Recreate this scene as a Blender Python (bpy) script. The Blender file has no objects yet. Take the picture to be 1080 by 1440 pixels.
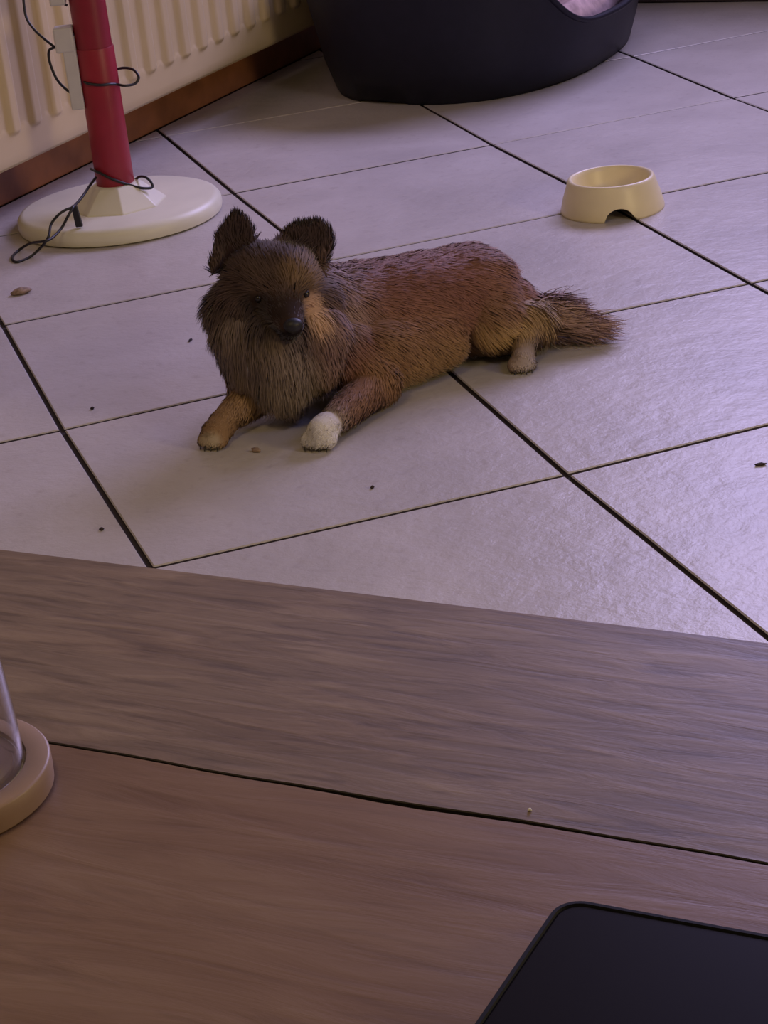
import bpy, bmesh, math, random
import numpy as np
from mathutils import Vector, Matrix
random.seed(7); rng = np.random.default_rng(7)
S2 = math.sqrt(2.0)
COL = bpy.context.scene.collection
sc = bpy.context.scene
# Room frame: a runs along the radiator wall away from the viewer, b from that wall into the room.
def xyz(a, b, z=0.0): return Vector(((a + b) / S2, (a - b) / S2, z))

# ------------------------------------------------------------------ camera
cam_d = bpy.data.cameras.new('camera'); cam = bpy.data.objects.new('camera', cam_d); COL.objects.link(cam)
r_ = Vector((0.9414, -0.3215, -0.1022)); w_ = Vector((0.2582, 0.8806, -0.3973))
w_.normalize(); r_ = (r_ - w_ * r_.dot(w_)).normalized(); u_ = r_.cross(w_)
M = Matrix((r_, u_, -w_)).transposed().to_4x4()
M.translation = Vector((-0.36414, -2.17486, 0.98504))
ROT = Matrix.Rotation(math.radians(45), 4, 'Z')      # the room's walls run along the world axes; everything below is laid out along the tiles and turned at the end
cam.matrix_world = ROT @ M
cam_d.sensor_fit = 'VERTICAL'; cam_d.sensor_height = 24.0; cam_d.lens = 24.0 * 3050.7 / 1440.0
cam_d.clip_start = 0.02; cam_d.clip_end = 50
cam_d.dof.use_dof = False
sc.camera = cam
# ------------------------------------------------------------------ world, lights, exposure
wd = bpy.data.worlds.new('world'); sc.world = wd; wd.use_nodes = True
bg = wd.node_tree.nodes['Background']; bg.inputs[0].default_value = (1.0, 0.72, 0.38, 1); bg.inputs[1].default_value = 0.105
def area(name, loc, target, sx, sy, power, color):
    l = bpy.data.lights.new(name, 'AREA'); l.shape = 'RECTANGLE'; l.size = sx; l.size_y = sy
    l.energy = power; l.color = color
    o = bpy.data.objects.new(name, l); COL.objects.link(o); loc = ROT @ Vector(loc); target = ROT @ Vector(target); o.location = loc
    o.rotation_euler = (target - loc).to_track_quat('-Z', 'Y').to_euler()
    return o
area('evening_window_light', xyz(3.20, 0.25, 1.75), xyz(0.0, 0.1, 0.6), 1.7, 1.1, 82.0, (0.56, 0.50, 1.0))
area('blue_side_lamp', xyz(0.3, 2.0, 1.9), xyz(0.5, 0.8, 0.0), 0.8, 0.8, 8.5, (0.30, 0.36, 1.0))
area('warm_room_lamp', xyz(0.1, 2.7, 0.95), xyz(1.0, -0.2, 0.1), 0.5, 0.5, 17.0, (1.0, 0.76, 0.36))
area('warm_overhead_fill', xyz(-1.3, 0.5, 2.4), xyz(-0.6, 0.3, 0.0), 0.6, 0.6, 10.5, (1.0, 0.74, 0.40))  # unseen warm fill, added to brighten the table and near floor
sc.view_settings.view_transform = 'Standard'; sc.view_settings.look = 'None'
sc.view_settings.exposure = 0.0; sc.view_settings.gamma = 1.0; sc.view_settings.use_curve_mapping = False

# ------------------------------------------------------------------ materials
class NT:
    def __init__(s, name):
        s.m = bpy.data.materials.new(name); s.m.use_nodes = True
        s.t = s.m.node_tree; s.b = s.t.nodes['Principled BSDF']
    def n(s, typ, **kw):
        nd = s.t.nodes.new(typ)
        for k, v in kw.items():
            if k.startswith('i_'): nd.inputs[k[2:].replace('_', ' ')].default_value = v
            else: setattr(nd, k, v)
        return nd
    def l(s, a, b): s.t.links.new(a, b)
    def ramp(s, fac, stops):
        r = s.n('ShaderNodeValToRGB'); e = r.color_ramp.elements
        while len(e) < len(stops): e.new(0.5)
        for k, (p, c) in enumerate(stops): e[k].position = p; e[k].color = (*c, 1)
        s.l(fac, r.inputs[0]); return r.outputs[0]
    def coords(s, scale=(1, 1, 1), rot=(0, 0, 0), kind='Object'):
        tc = s.n('ShaderNodeTexCoord'); mp = s.n('ShaderNodeMapping')
        mp.inputs['Scale'].default_value = scale; mp.inputs['Rotation'].default_value = rot
        s.l(tc.outputs[kind], mp.inputs[0]); return mp.outputs[0]
    def noise(s, vec, scale, detail=4, rough=0.5, dist=0.0):
        n = s.n('ShaderNodeTexNoise'); n.inputs['Scale'].default_value = scale
        n.inputs['Detail'].default_value = detail; n.inputs['Roughness'].default_value = rough
        n.inputs['Distortion'].default_value = dist
        s.l(vec, n.inputs['Vector']); return n.outputs['Fac']
    def bump(s, h, strength, dist, prev=None):
        b = s.n('ShaderNodeBump'); b.inputs['Strength'].default_value = strength; b.inputs['Distance'].default_value = dist
        s.l(h, b.inputs['Height'])
        if prev: s.l(prev, b.inputs['Normal'])
        return b.outputs[0]
def simple(name, color, rough=0.5, metal=0.0, var=0.12, scale=30, bump=0.0, spec=None):
    t = NT(name); v = t.coords()
    f = t.noise(v, scale, 3)
    lo = tuple(max(0, c * (1 - var)) for c in color); hi = tuple(min(1, c * (1 + var)) for c in color)
    t.l(t.ramp(f, [(0.3, lo), (0.7, hi)]), t.b.inputs['Base Color'])
    t.b.inputs['Roughness'].default_value = rough; t.b.inputs['Metallic'].default_value = metal
    if spec is not None: t.b.inputs['Specular IOR Level'].default_value = spec
    if bump: t.l(t.bump(f, bump, 0.001), t.b.inputs['Normal'])
    return t.m
def tile_mat():
    t = NT('glazed_stone_tile'); v = t.coords()
    cloud = t.noise(v, 5.0, 5, 0.55, 0.4)
    base = t.ramp(cloud, [(0.3, (0.46, 0.42, 0.385)), (0.55, (0.53, 0.485, 0.445)), (0.75, (0.585, 0.54, 0.50))])
    specks = t.noise(v, 60.0, 2, 0.4)
    mix = t.n('ShaderNodeMix', data_type='RGBA', blend_type='MULTIPLY'); mix.inputs[0].default_value = 0.35
    t.l(base, mix.inputs[6]); t.l(t.ramp(specks, [(0.25, (0.72, 0.68, 0.66)), (0.4, (1, 1, 1))]), mix.inputs[7])
    t.l(mix.outputs[2], t.b.inputs['Base Color'])
    n1 = t.noise(v, 26.0, 5, 0.6, 0.15); n2 = t.noise(v, 120.0, 4, 0.65, 0.1)
    b1 = t.bump(n1, 0.55, 0.0035); b2 = t.bump(n2, 0.45, 0.0010, b1)
    t.l(b2, t.b.inputs['Normal'])
    t.b.inputs['Roughness'].default_value = 0.38; t.b.inputs['Specular IOR Level'].default_value = 0.5
    return t.m
def wood_mat(name, cols, seed, rough=0.5, grain_scale=1.0, pores=0.45):
    t = NT(name)
    # grain runs along b (world direction (1,-1)): rotate so local x follows it
    v = t.coords(scale=(11 * grain_scale, 75 * grain_scale, 20), rot=(0, 0, 0))
    add = t.n('ShaderNodeVectorMath', operation='ADD'); add.inputs[1].default_value = (seed, seed * 2, seed)
    t.l(v, add.inputs[0]); v = add.outputs[0]
    g = t.noise(v, 1.3, 6, 0.62, 0.7)
    v2 = t.coords(scale=(1.0, 5.0, 3), rot=(0, 0, 0))
    g2 = t.noise(v2, 3.0, 3, 0.5, 1.0)
    c = t.ramp(g, [(0.28, cols[0]), (0.5, cols[1]), (0.72, cols[2])])
    mix = t.n('ShaderNodeMix', data_type='RGBA', blend_type='MULTIPLY'); mix.inputs[0].default_value = 0.6
    t.l(c, mix.inputs[6]); t.l(t.ramp(g2, [(0.3, (0.80, 0.72, 0.66)), (0.65, (1, 1, 1))]), mix.inputs[7])
    # short dark pores
    v3 = t.coords(scale=(22, 190, 60), rot=(0, 0, 0))
    p = t.noise(v3, 1.0, 2, 0.5)
    m2 = t.n('ShaderNodeMix', data_type='RGBA', blend_type='MULTIPLY'); m2.inputs[0].default_value = pores
    t.l(mix.outputs[2], m2.inputs[6]); t.l(t.ramp(p, [(0.34, (0.42, 0.38, 0.38)), (0.44, (1, 1, 1))]), m2.inputs[7])
    t.l(m2.outputs[2], t.b.inputs['Base Color'])
    t.l(t.bump(g, 0.35, 0.0012), t.b.inputs['Normal'])
    t.b.inputs['Roughness'].default_value = rough
    return t.m
def attr_mat(name, rough, spec=0.3, sheen=0.0):
    t = NT(name); a = t.n('ShaderNodeAttribute', attribute_name='col')
    t.l(a.outputs['Color'], t.b.inputs['Base Color']); t.b.inputs['Roughness'].default_value = rough
    t.b.inputs['Specular IOR Level'].default_value = spec
    t.b.inputs['Sheen Weight'].default_value = sheen; t.b.inputs['Sheen Roughness'].default_value = 0.5
    return t.m
def glass_mat():
    t = NT('clear_glass'); t.b.inputs['Base Color'].default_value = (0.97, 0.97, 0.98, 1)
    t.b.inputs['Transmission Weight'].default_value = 1.0; t.b.inputs['Roughness'].default_value = 0.03
    t.b.inputs['IOR'].default_value = 1.47; return t.m
MT = dict(
    tile=tile_mat(),
    grout=simple('dark_grout', (0.045, 0.033, 0.040), 0.9, scale=80),
    wall=simple('wall_plaster', (0.42, 0.36, 0.29), 0.9, scale=12, bump=0.3),
    skirt=simple('reddish_wood_skirting', (0.33, 0.13, 0.055), 0.5, var=0.25, scale=14),
    darkwood=simple('dark_skirting', (0.05, 0.035, 0.045), 0.5, var=0.2),
    radiator=simple('cream_enamel', (0.58, 0.46, 0.26), 0.34, var=0.05, scale=8),
    white=simple('cream_white_plastic', (0.76, 0.73, 0.56), 0.42, var=0.05, scale=12),
    bowl=simple('cream_bowl_plastic', (0.78, 0.68, 0.42), 0.38, var=0.04, scale=20),
    red=simple('red_painted_tube', (0.30, 0.014, 0.030), 0.42, var=0.10, scale=20),
    red2=simple('darker_red_tube', (0.25, 0.011, 0.026), 0.42, var=0.10, scale=20),
    grey=simple('pale_grey_plastic', (0.58, 0.56, 0.53), 0.5, var=0.05),
    black=simple('black_rubber_cable', (0.012, 0.011, 0.013), 0.45, var=0.1),
    bed=simple('dark_navy_plastic', (0.010, 0.010, 0.020), 0.5, var=0.12, scale=40, bump=0.15, spec=0.28),
    blanket=simple('pinkish_beige_fleece', (0.52, 0.37, 0.36), 0.95, var=0.25, scale=45, bump=0.8),
    board1=wood_mat('greige_oak_board', [(0.135, 0.094, 0.068), (0.205, 0.146, 0.108), (0.29, 0.215, 0.162)], 1.3, 0.48),
    board2=wood_mat('brown_oak_board', [(0.165, 0.095, 0.058), (0.22, 0.136, 0.090), (0.265, 0.175, 0.122)], 5.1, 0.42, 0.6, 0.18),
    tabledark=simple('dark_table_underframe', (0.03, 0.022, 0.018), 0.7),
    beech=simple('pale_beech', (0.32, 0.21, 0.14), 0.45, var=0.10, scale=25, bump=0.1),
    glass=glass_mat(),
    case=simple('matt_black_case', (0.005, 0.005, 0.006), 0.6, var=0.1, spec=0.15),
    screen=simple('dark_glass_screen', (0.007, 0.006, 0.009), 0.32, var=0.05, spec=0.10),
    dogskin=attr_mat('dog_undercoat', 0.9, 0.1), fur=attr_mat('dog_fur', 0.65, 0.25, 0.15),
    nose=simple('black_wet_nose', (0.008, 0.007, 0.008), 0.5), eye=simple('dark_eye', (0.01, 0.006, 0.005), 0.25),
    claw=simple('dark_claw', (0.02, 0.016, 0.014), 0.4),
    crumb=simple('brown_crumb', (0.30, 0.21, 0.15), 0.9, var=0.3, scale=200), crumbdark=simple('dark_crumb', (0.035, 0.022, 0.02), 0.9, var=0.3, scale=200),
    crumbwhite=simple('white_crumb', (0.8, 0.78, 0.72), 0.8),
)
# ------------------------------------------------------------------ helpers
def link(name, me, mat=None, parent=None, smooth=False):
    o = bpy.data.objects.new(name, me); COL.objects.link(o)
    if mat: me.materials.append(mat)
    if parent: o.parent = parent
    if smooth:
        me.polygons.foreach_set('use_smooth', [True] * len(me.polygons))
    return o
def mesh(name, vs, fs):
    me = bpy.data.meshes.new(name); me.from_pydata([tuple(v) for v in vs], [], fs); me.update()
    return me
def obj(name, vs, fs, mat=None, parent=None, smooth=False): return link(name, mesh(name, vs, fs), mat, parent, smooth)
def thing(name, label, cat, loc, group=None):
    o = bpy.data.objects.new(name, None); COL.objects.link(o); o.location = loc; o.empty_display_size = 0.05
    o['label'] = label; o['category'] = cat
    if group: o['group'] = group
    bpy.context.view_layer.update()
    return o
def child(o, root):
    """keep world coordinates of a mesh built in world space while parenting it to root"""
    inv = Matrix.Translation(root.location).inverted()
    o.data.transform(inv); o.parent = root; return o
def fix_normals(o):
    bm = bmesh.new(); bm.from_mesh(o.data); bmesh.ops.recalc_face_normals(bm, faces=bm.faces); bm.to_mesh(o.data); bm.free()
def bevel(o, w, seg=2, ang=30):
    bm = bmesh.new(); bm.from_mesh(o.data); bmesh.ops.recalc_face_normals(bm, faces=bm.faces)
    es = [e for e in bm.edges if len(e.link_faces) == 2 and e.calc_face_angle() > math.radians(ang)]
    bmesh.ops.bevel(bm, geom=es, offset=w, segments=seg, affect='EDGES', profile=0.5)
    bm.to_mesh(o.data); bm.free()
def abbox(name, a0, a1, b0, b1, z0, z1, mat, parent=None, bev=0.0):
    vs = [xyz(a, b, z) for z in (z0, z1) for a, b in ((a0, b0), (a1, b0), (a1, b1), (a0, b1))]
    fs = [(0, 1, 2, 3), (7, 6, 5, 4), (0, 4, 5, 1), (1, 5, 6, 2), (2, 6, 7, 3), (3, 7, 4, 0)]
    o = obj(name, vs, fs, mat); fix_normals(o)
    if bev: bevel(o, bev)
    if parent: child(o, parent)
    return o
def structure(o): o['kind'] = 'structure'; return o
def lathe(name, prof, mat, n=64, loc=(0, 0, 0), parent=None, smooth=True, closed=False):
    vs = []; fs = []
    for (r, z) in prof:
        for k in range(n):
            t = 2 * math.pi * k / n; vs.append((loc[0] + r * math.cos(t), loc[1] + r * math.sin(t), loc[2] + z))
    m = len(prof)
    for i in range(m if closed else m - 1):
        j = (i + 1) % m
        for k in range(n):
            k2 = (k + 1) % n; fs.append((i * n + k, i * n + k2, j * n + k2, j * n + k))
    if not closed:
        fs.append(tuple(range(n))); fs.append(tuple((m - 1) * n + k for k in range(n)))
    o = obj(name, vs, fs, mat, None, smooth); fix_normals(o)
    o.data.set_sharp_from_angle(angle=math.radians(38))
    if parent: child(o, parent)
    return o
def catmull(pts, sub=8):
    P = [Vector(p) for p in pts]; P = [P[0] * 2 - P[1]] + P + [P[-1] * 2 - P[-2]]; out = []
    for i in range(1, len(P) - 2):
        for k in range(sub):
            t = k / sub; a, b, c, d = P[i - 1], P[i], P[i + 1], P[i + 2]
            out.append(0.5 * ((2 * b) + (c - a) * t + (2 * a - 5 * b + 4 * c - d) * t * t + (3 * b - a - 3 * c + d) * t ** 3))
    out.append(P[-2]); return out
def tube(name, pts, rad, mat, parent=None, n=8, sub=8):
    P = catmull(pts, sub); vs = []; fs = []; up = Vector((0, 0, 1)); prev = None
    for i, p in enumerate(P):
        d = (P[min(i + 1, len(P) - 1)] - P[max(i - 1, 0)]).normalized()
        if prev is None: x = d.cross(up if abs(d.z) < 0.9 else Vector((1, 0, 0))).normalized()
        else: x = (prev - d * prev.dot(d)).normalized()
        prev = x; y = d.cross(x)
        for k in range(n):
            t = 2 * math.pi * k / n; vs.append(p + (x * math.cos(t) + y * math.sin(t)) * rad)
    for i in range(len(P) - 1):
        for k in range(n):
            k2 = (k + 1) % n; fs.append((i * n + k, i * n + k2, (i + 1) * n + k2, (i + 1) * n + k))
    fs.append(tuple(range(n))[::-1]); fs.append(tuple((len(P) - 1) * n + k for k in range(n)))
    o = obj(name, vs, fs, mat, None, True); fix_normals(o)
    if parent: child(o, parent)
    return o

# ------------------------------------------------------------------ setting: floor, walls, skirting
A0, A1, B0, B1 = -2.4, 3.0, -1.117, 2.3
WT = 0.10
floor = structure(abbox('floor', A0, A1 + WT, B0 - WT, B1, -0.12, -0.0050, MT['grout']))
structure(abbox('wall_left', A0, A1 + WT, B0 - WT - 0.012, B0 - 0.012, 0.0, 2.5, MT['wall']))
# far wall, with the window opening the evening light enters by
def wall_back():
    a0, a1 = A1 + 0.012, A1 + 0.012 + WT
    wb0, wb1, wz0, wz1 = -0.65, 1.15, 1.08, 2.30
    vs = []; fs = []
    for (b0, b1, z0, z1) in ((B0, wb0, 0, 2.5), (wb1, B1, 0, 2.5), (wb0, wb1, 0, wz0), (wb0, wb1, wz1, 2.5)):
        k = len(vs)
        vs += [xyz(a, b, z) for z in (z0, z1) for a, b in ((a0, b0), (a1, b0), (a1, b1), (a0, b1))]
        fs += [tuple(k + q for q in f) for f in ((0, 3, 2, 1), (4, 5, 6, 7), (0, 1, 5, 4), (1, 2, 6, 5), (2, 3, 7, 6), (3, 0, 4, 7))]
    w = obj('wall_back', vs, fs, MT['wall']); fix_normals(w); structure(w)
    win = bpy.data.objects.new('window_1', None); COL.objects.link(win); win.location = xyz(a0, 0.35, wz0); structure(win)
    bpy.context.view_layer.update()
    for (b0, b1, z0, z1) in ((wb0, wb0 + .05, wz0, wz1), (wb1 - .05, wb1, wz0, wz1), (wb0 + .05, wb1 - .05, wz0, wz0 + .05), (wb0 + .05, wb1 - .05, wz1 - .05, wz1)):
        abbox('frame', a0 + 0.02, a0 + 0.07, b0, b1, z0, z1, MT['white'], win, 0.004)
wall_back()
structure(abbox('baseboard_left', A0, A1, B0 - 0.012, B0, 0.0, 0.095, MT['skirt'], None, 0.003))
structure(abbox('baseboard_back', A1, A1 + 0.012, B0, B1, 0.0, 0.095, MT['darkwood'], None, 0.003))

def clip(poly, n, c):      # keep n.p <= c
    out = []
    for i in range(len(poly)):
        p, q = poly[i], poly[(i + 1) % len(poly)]; dp, dq = n.dot(p) - c, n.dot(q) - c
        if dp <= 0: out.append(p)
        if (dp < 0 < dq) or (dq < 0 < dp): out.append(p + (q - p) * (dp / (dp - dq)))
    return out
def inset(poly, d):
    n = len(poly); out = []
    for i in range(n):
        a, b, c = poly[i - 1], poly[i], poly[(i + 1) % n]
        e1 = (b - a).normalized(); e2 = (c - b).normalized()
        n1 = Vector((-e1.y, e1.x)); n2 = Vector((-e2.y, e2.x))
        m = (n1 + n2); k = d / max(0.15, (1 + n1.dot(n2)) / 1.0)
        out.append(b + m * k)
    return out
def parea(p): return sum(p[i - 1].x * p[i].y - p[i].x * p[i - 1].y for i in range(len(p))) / 2
seen = {(0, 0): (0.0, 0.003), (0, 1): (-0.005, 0.493), (0, 2): (0.001, 0.991), (1, 0): (0.497, -0.005), (1, 1): (0.505, 0.503),
        (1, 2): (0.508, 0.993), (1, 3): (0.501, 1.493), (1, 4): (0.500, 2.012), (2, 1): (0.997, 0.494), (2, 2): (1.002, 0.997),
        (2, 3): (0.994, 1.493), (3, 3): (1.490, 1.506), (3, 4): (1.501, 1.975), (2, 0): (1.0, 0.012), (1, -1): (0.504, -0.5)}
def corner(i, j):
    x, y = seen.get((i, j), (i * 0.5, j * 0.5)); return Vector((x, y))
na, nb = Vector((1, 1)) / S2, Vector((1, -1)) / S2
for i in range(-6, 7):
    for j in range(-5, 9):
        P = [corner(i, j), corner(i + 1, j), corner(i + 1, j + 1), corner(i, j + 1)]
        P = inset(P, 0.0033)
        for n, c in ((na, A1 - 0.002), (-na, -A0), (nb, B1), (-nb, -(B0 + 0.002))):
            P = clip(P, n, c)
            if len(P) < 3: break
        if len(P) < 3 or parea(P) < 0.0002: continue
        Q = []                                    # drop near-duplicate corners
        for p in P:
            if not Q or (p - Q[-1]).length > 0.004: Q.append(p)
        if (Q[0] - Q[-1]).length < 0.004: Q.pop()
        if len(Q) < 3: continue
        P = Q; c = sum(P, Vector((0, 0))) / len(P); n = len(P); T = inset(P, 0.0016)
        dz = random.uniform(-0.0004, 0.0004)
        vs = [(p.x, p.y, -0.012) for p in P] + [(p.x, p.y, -0.0014 + dz) for p in P] + [(p.x, p.y, dz) for p in T]
        fs = [tuple(range(n))[::-1]] + [tuple(range(2 * n, 3 * n))]
        for k in range(n):
            k2 = (k + 1) % n; fs += [(k, k2, n + k2, n + k), (n + k, n + k2, 2 * n + k2, 2 * n + k)]
        t = obj('tile', vs, fs, MT['tile']); t.data.materials.append(MT['grout']); child(t, floor)
        for q_ in t.data.polygons:
            if abs(q_.normal.z) < 0.2: q_.material_index = 1      # cut edges are smeared with grout

# ------------------------------------------------------------------ radiator
def radiator():
    root = thing('radiator', 'cream ribbed panel radiator on the wall behind the red pole', 'radiator', xyz(1.7, B0, 0.10))
    a0, a1, z0, z1, bf = 0.70, 2.62, 0.10, 0.66, -1.000
    pitch, ph = 0.0645, 1.2160
    na_ = int((a1 - a0) / 0.0045)
    zs = [z0, z0 + .004, z0 + .010, z0 + .02, z0 + .035] + [z0 + .048 + .002 * k for k in range(12)] + [z0 + .10, z0 + .2, z0 + .3, z0 + .4, z1 - .07, z1 - .062, z1 - .054, z1 - .046, z1 - .03, z1]
    vs = []; fs = []
    def ss(x): x = max(0, min(1, x)); return x * x * (3 - 2 * x)
    for i in range(na_ + 1):
        a = a0 + (a1 - a0) * i / na_
        u = ((a - ph) / pitch) % 1.0; u = u if u < 0.5 else u - 1.0           # rib centred on u = 0
        rib = ss((0.30 - abs(u)) / 0.16)
        for z in zs:
            e = ss((z - (z0 + .056 - 0.006 * (1 - 9 * u * u))) / .010) * ss((z1 - .046 - z) / .016)
            edge = 0.004 * (1 - ss((z - z0) / .012))
            vs.append(xyz(a, bf - 0.009 + 0.009 * (rib * e + 0.25 * (1 - e)) - edge, z))
    m = len(zs)
    for i in range(na_):
        for k in range(m - 1): fs.append((i * m + k, (i + 1) * m + k, (i + 1) * m + k + 1, i * m + k + 1))
    p = obj('front_panel', vs, fs, MT['radiator'], None, True)
    md = p.modifiers.new('s', 'SOLIDIFY'); md.thickness = 0.0015; md.offset = 0
    fix_normals(p); child(p, root)
    abbox('bottom_flange', a0, a1, bf - 0.052, bf - 0.0115, z0 - 0.002, z0 + 0.003, MT['radiator'], root, 0.001)
    abbox('back_panel', a0, a1, bf - 0.062, bf - 0.053, z0, z1, MT['radiator'], root, 0.002)
    abbox('top_grille', a0, a1, bf - 0.052, bf - 0.012, z1 - 0.004, z1 + 0.002, MT['radiator'], root, 0.001)
    for a in (a0, a1 - 0.002): abbox('end_cap', a, a + 0.002, bf - 0.060, bf - 0.010, z0 + 0.003, z1 - .004, MT['radiator'], root)
    for a in (1.0, 2.3): abbox('bracket', a, a + 0.03, B0 - 0.012, bf - 0.062, z0 + 0.05, z1 - 0.05, MT['grey'], root)
radiator()

# ------------------------------------------------------------------ pole stand
def pole_stand():
    cx, cy = 0.290, 1.466; px, py = 0.287, 1.452
    root = thing('pole_stand', 'red pole standing on a round white base beside the radiator', 'pole stand', (px, py, 0))
    lathe('base_plate', [(0.168, 0.0), (0.176, 0.003), (0.178, 0.010), (0.177, 0.020), (0.172, 0.027), (0.164, 0.030), (0.05, 0.031)], MT['white'], 96, (cx, cy, 0), root)
    # tapering six-sided collar
    vs = []; fs = []; n = 8; rot = math.radians(-97)
    for (r, z) in ((0.084, 0.030), (0.082, 0.033), (0.043, 0.066), (0.038, 0.068)):
        for k in range(n):
            t = rot + 2 * math.pi * k / n; vs.append((px + r * math.cos(t), py + r * math.sin(t), z))
    for i in range(3):
        for k in range(n): k2 = (k + 1) % n; fs.append((i * n + k, i * n + k2, (i + 1) * n + k2, (i + 1) * n + k))
    fs += [tuple(range(n)), tuple(3 * n + k for k in range(n))]
    c = obj('collar', vs, fs, MT['white']); bevel(c, 0.0015, 2, 20); child(c, root)
    lathe('lower_pole', [(0.0315, 0.066), (0.0325, 0.068), (0.0325, 0.300), (0.0318, 0.302), (0.027, 0.302)], MT['red'], 48, (px, py, 0), root)
    lathe('upper_pole', [(0.0302, 0.299), (0.0302, 1.30), (0.0285, 1.305)], MT['red2'], 48, (px, py, 0), root)
pole_stand()

# ------------------------------------------------------------------ camera-independent point tables come from here on
def cable():
    root = thing('light_cable', 'thin black cable wound round the red pole with grey plug box', 'cable', (0.16, 1.39, 0.0))
    px, py = 0.293, 1.506
    K = 'black'
    for pts in CABLES: tube('wire', pts, 0.0023, MT[K], root, 8, 8)
    return root

# ------------------------------------------------------------------ bowl
def bowl():
    c = (0.998, 0.969, 0)
    root = thing('feeding_bowl', 'small empty cream plastic feeding bowl with arched cut-out at its foot', 'bowl', c)
    n = 96; prof_o = [(0.0835, 0.0), (0.0838, 0.004), (0.0795, 0.022), (0.0735, 0.040), (0.0705, 0.050), (0.0685, 0.0535), (0.0655, 0.0545), (0.0630, 0.0530)]
    prof_i = [(0.0605, 0.046), (0.0570, 0.030), (0.0520, 0.018), (0.0400, 0.014), (0.0, 0.014)]
    vs = []; fs = []
    ang0 = [math.atan2(-0.97, -0.28), math.atan2(0.97, 0.28)]     # notches towards the viewer and opposite
    def arch(t):
        z = 0
        for a in ang0:
            d = (t - a + math.pi) % (2 * math.pi) - math.pi; s = abs(d) * 0.083
            if s < 0.0245: z = 0.021 * math.sqrt(1 - (s / 0.0245) ** 2)
        return z
    prof = prof_o + prof_i[:-1]
    for i, (r, z) in enumerate(prof):
        for k in range(n):
            t = 2 * math.pi * k / n; zz = z; rr = r
            if i < 3:
                h = arch(t); zz = max(z, h + 0.0008 * i)
                rr = np.interp(zz, [0, .004, .022, .040], [.0835, .0838, .0795, .0735])
            vs.append((c[0] + rr * math.cos(t), c[1] + rr * math.sin(t), zz))
    for i in range(len(prof) - 1):
        for k in range(n): k2 = (k + 1) % n; fs.append((i * n + k, i * n + k2, (i + 1) * n + k2, (i + 1) * n + k))
    fs.append(tuple((len(prof) - 1) * n + k for k in range(n)))
    b = obj('bowl_body', vs, fs, MT['bowl'], None, True); fix_normals(b)
    md = b.modifiers.new('s', 'SOLIDIFY'); md.thickness = 0.0022; md.offset = -1
    child(b, root)
    o = obj('crumb', *blob((c[0] - 0.028, c[1] - 0.006, 0.0165), 0.006, 0.004, 0.0025), MT['crumbdark'], None, True)
    o['label'] = 'dark bit of food left inside the cream feeding bowl'; o['category'] = 'food'
def blob(c, rx, ry, rz, seed=0, ang=0.0):
    rs = np.random.default_rng(seed + 3); bm = bmesh.new(); bmesh.ops.create_icosphere(bm, subdivisions=2, radius=1)
    vs = []
    for v in bm.verts:
        k = 1 + rs.uniform(-0.28, 0.2); x, y, z = v.co * k; x *= rx; y *= ry; z *= rz
        vs.append((c[0] + x * math.cos(ang) - y * math.sin(ang), c[1] + x * math.sin(ang) + y * math.cos(ang), c[2] + max(z, -rz)))
    fs = [tuple(v.index for v in f.verts) for f in bm.faces]; bm.free(); return vs, fs
bowl()

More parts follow.
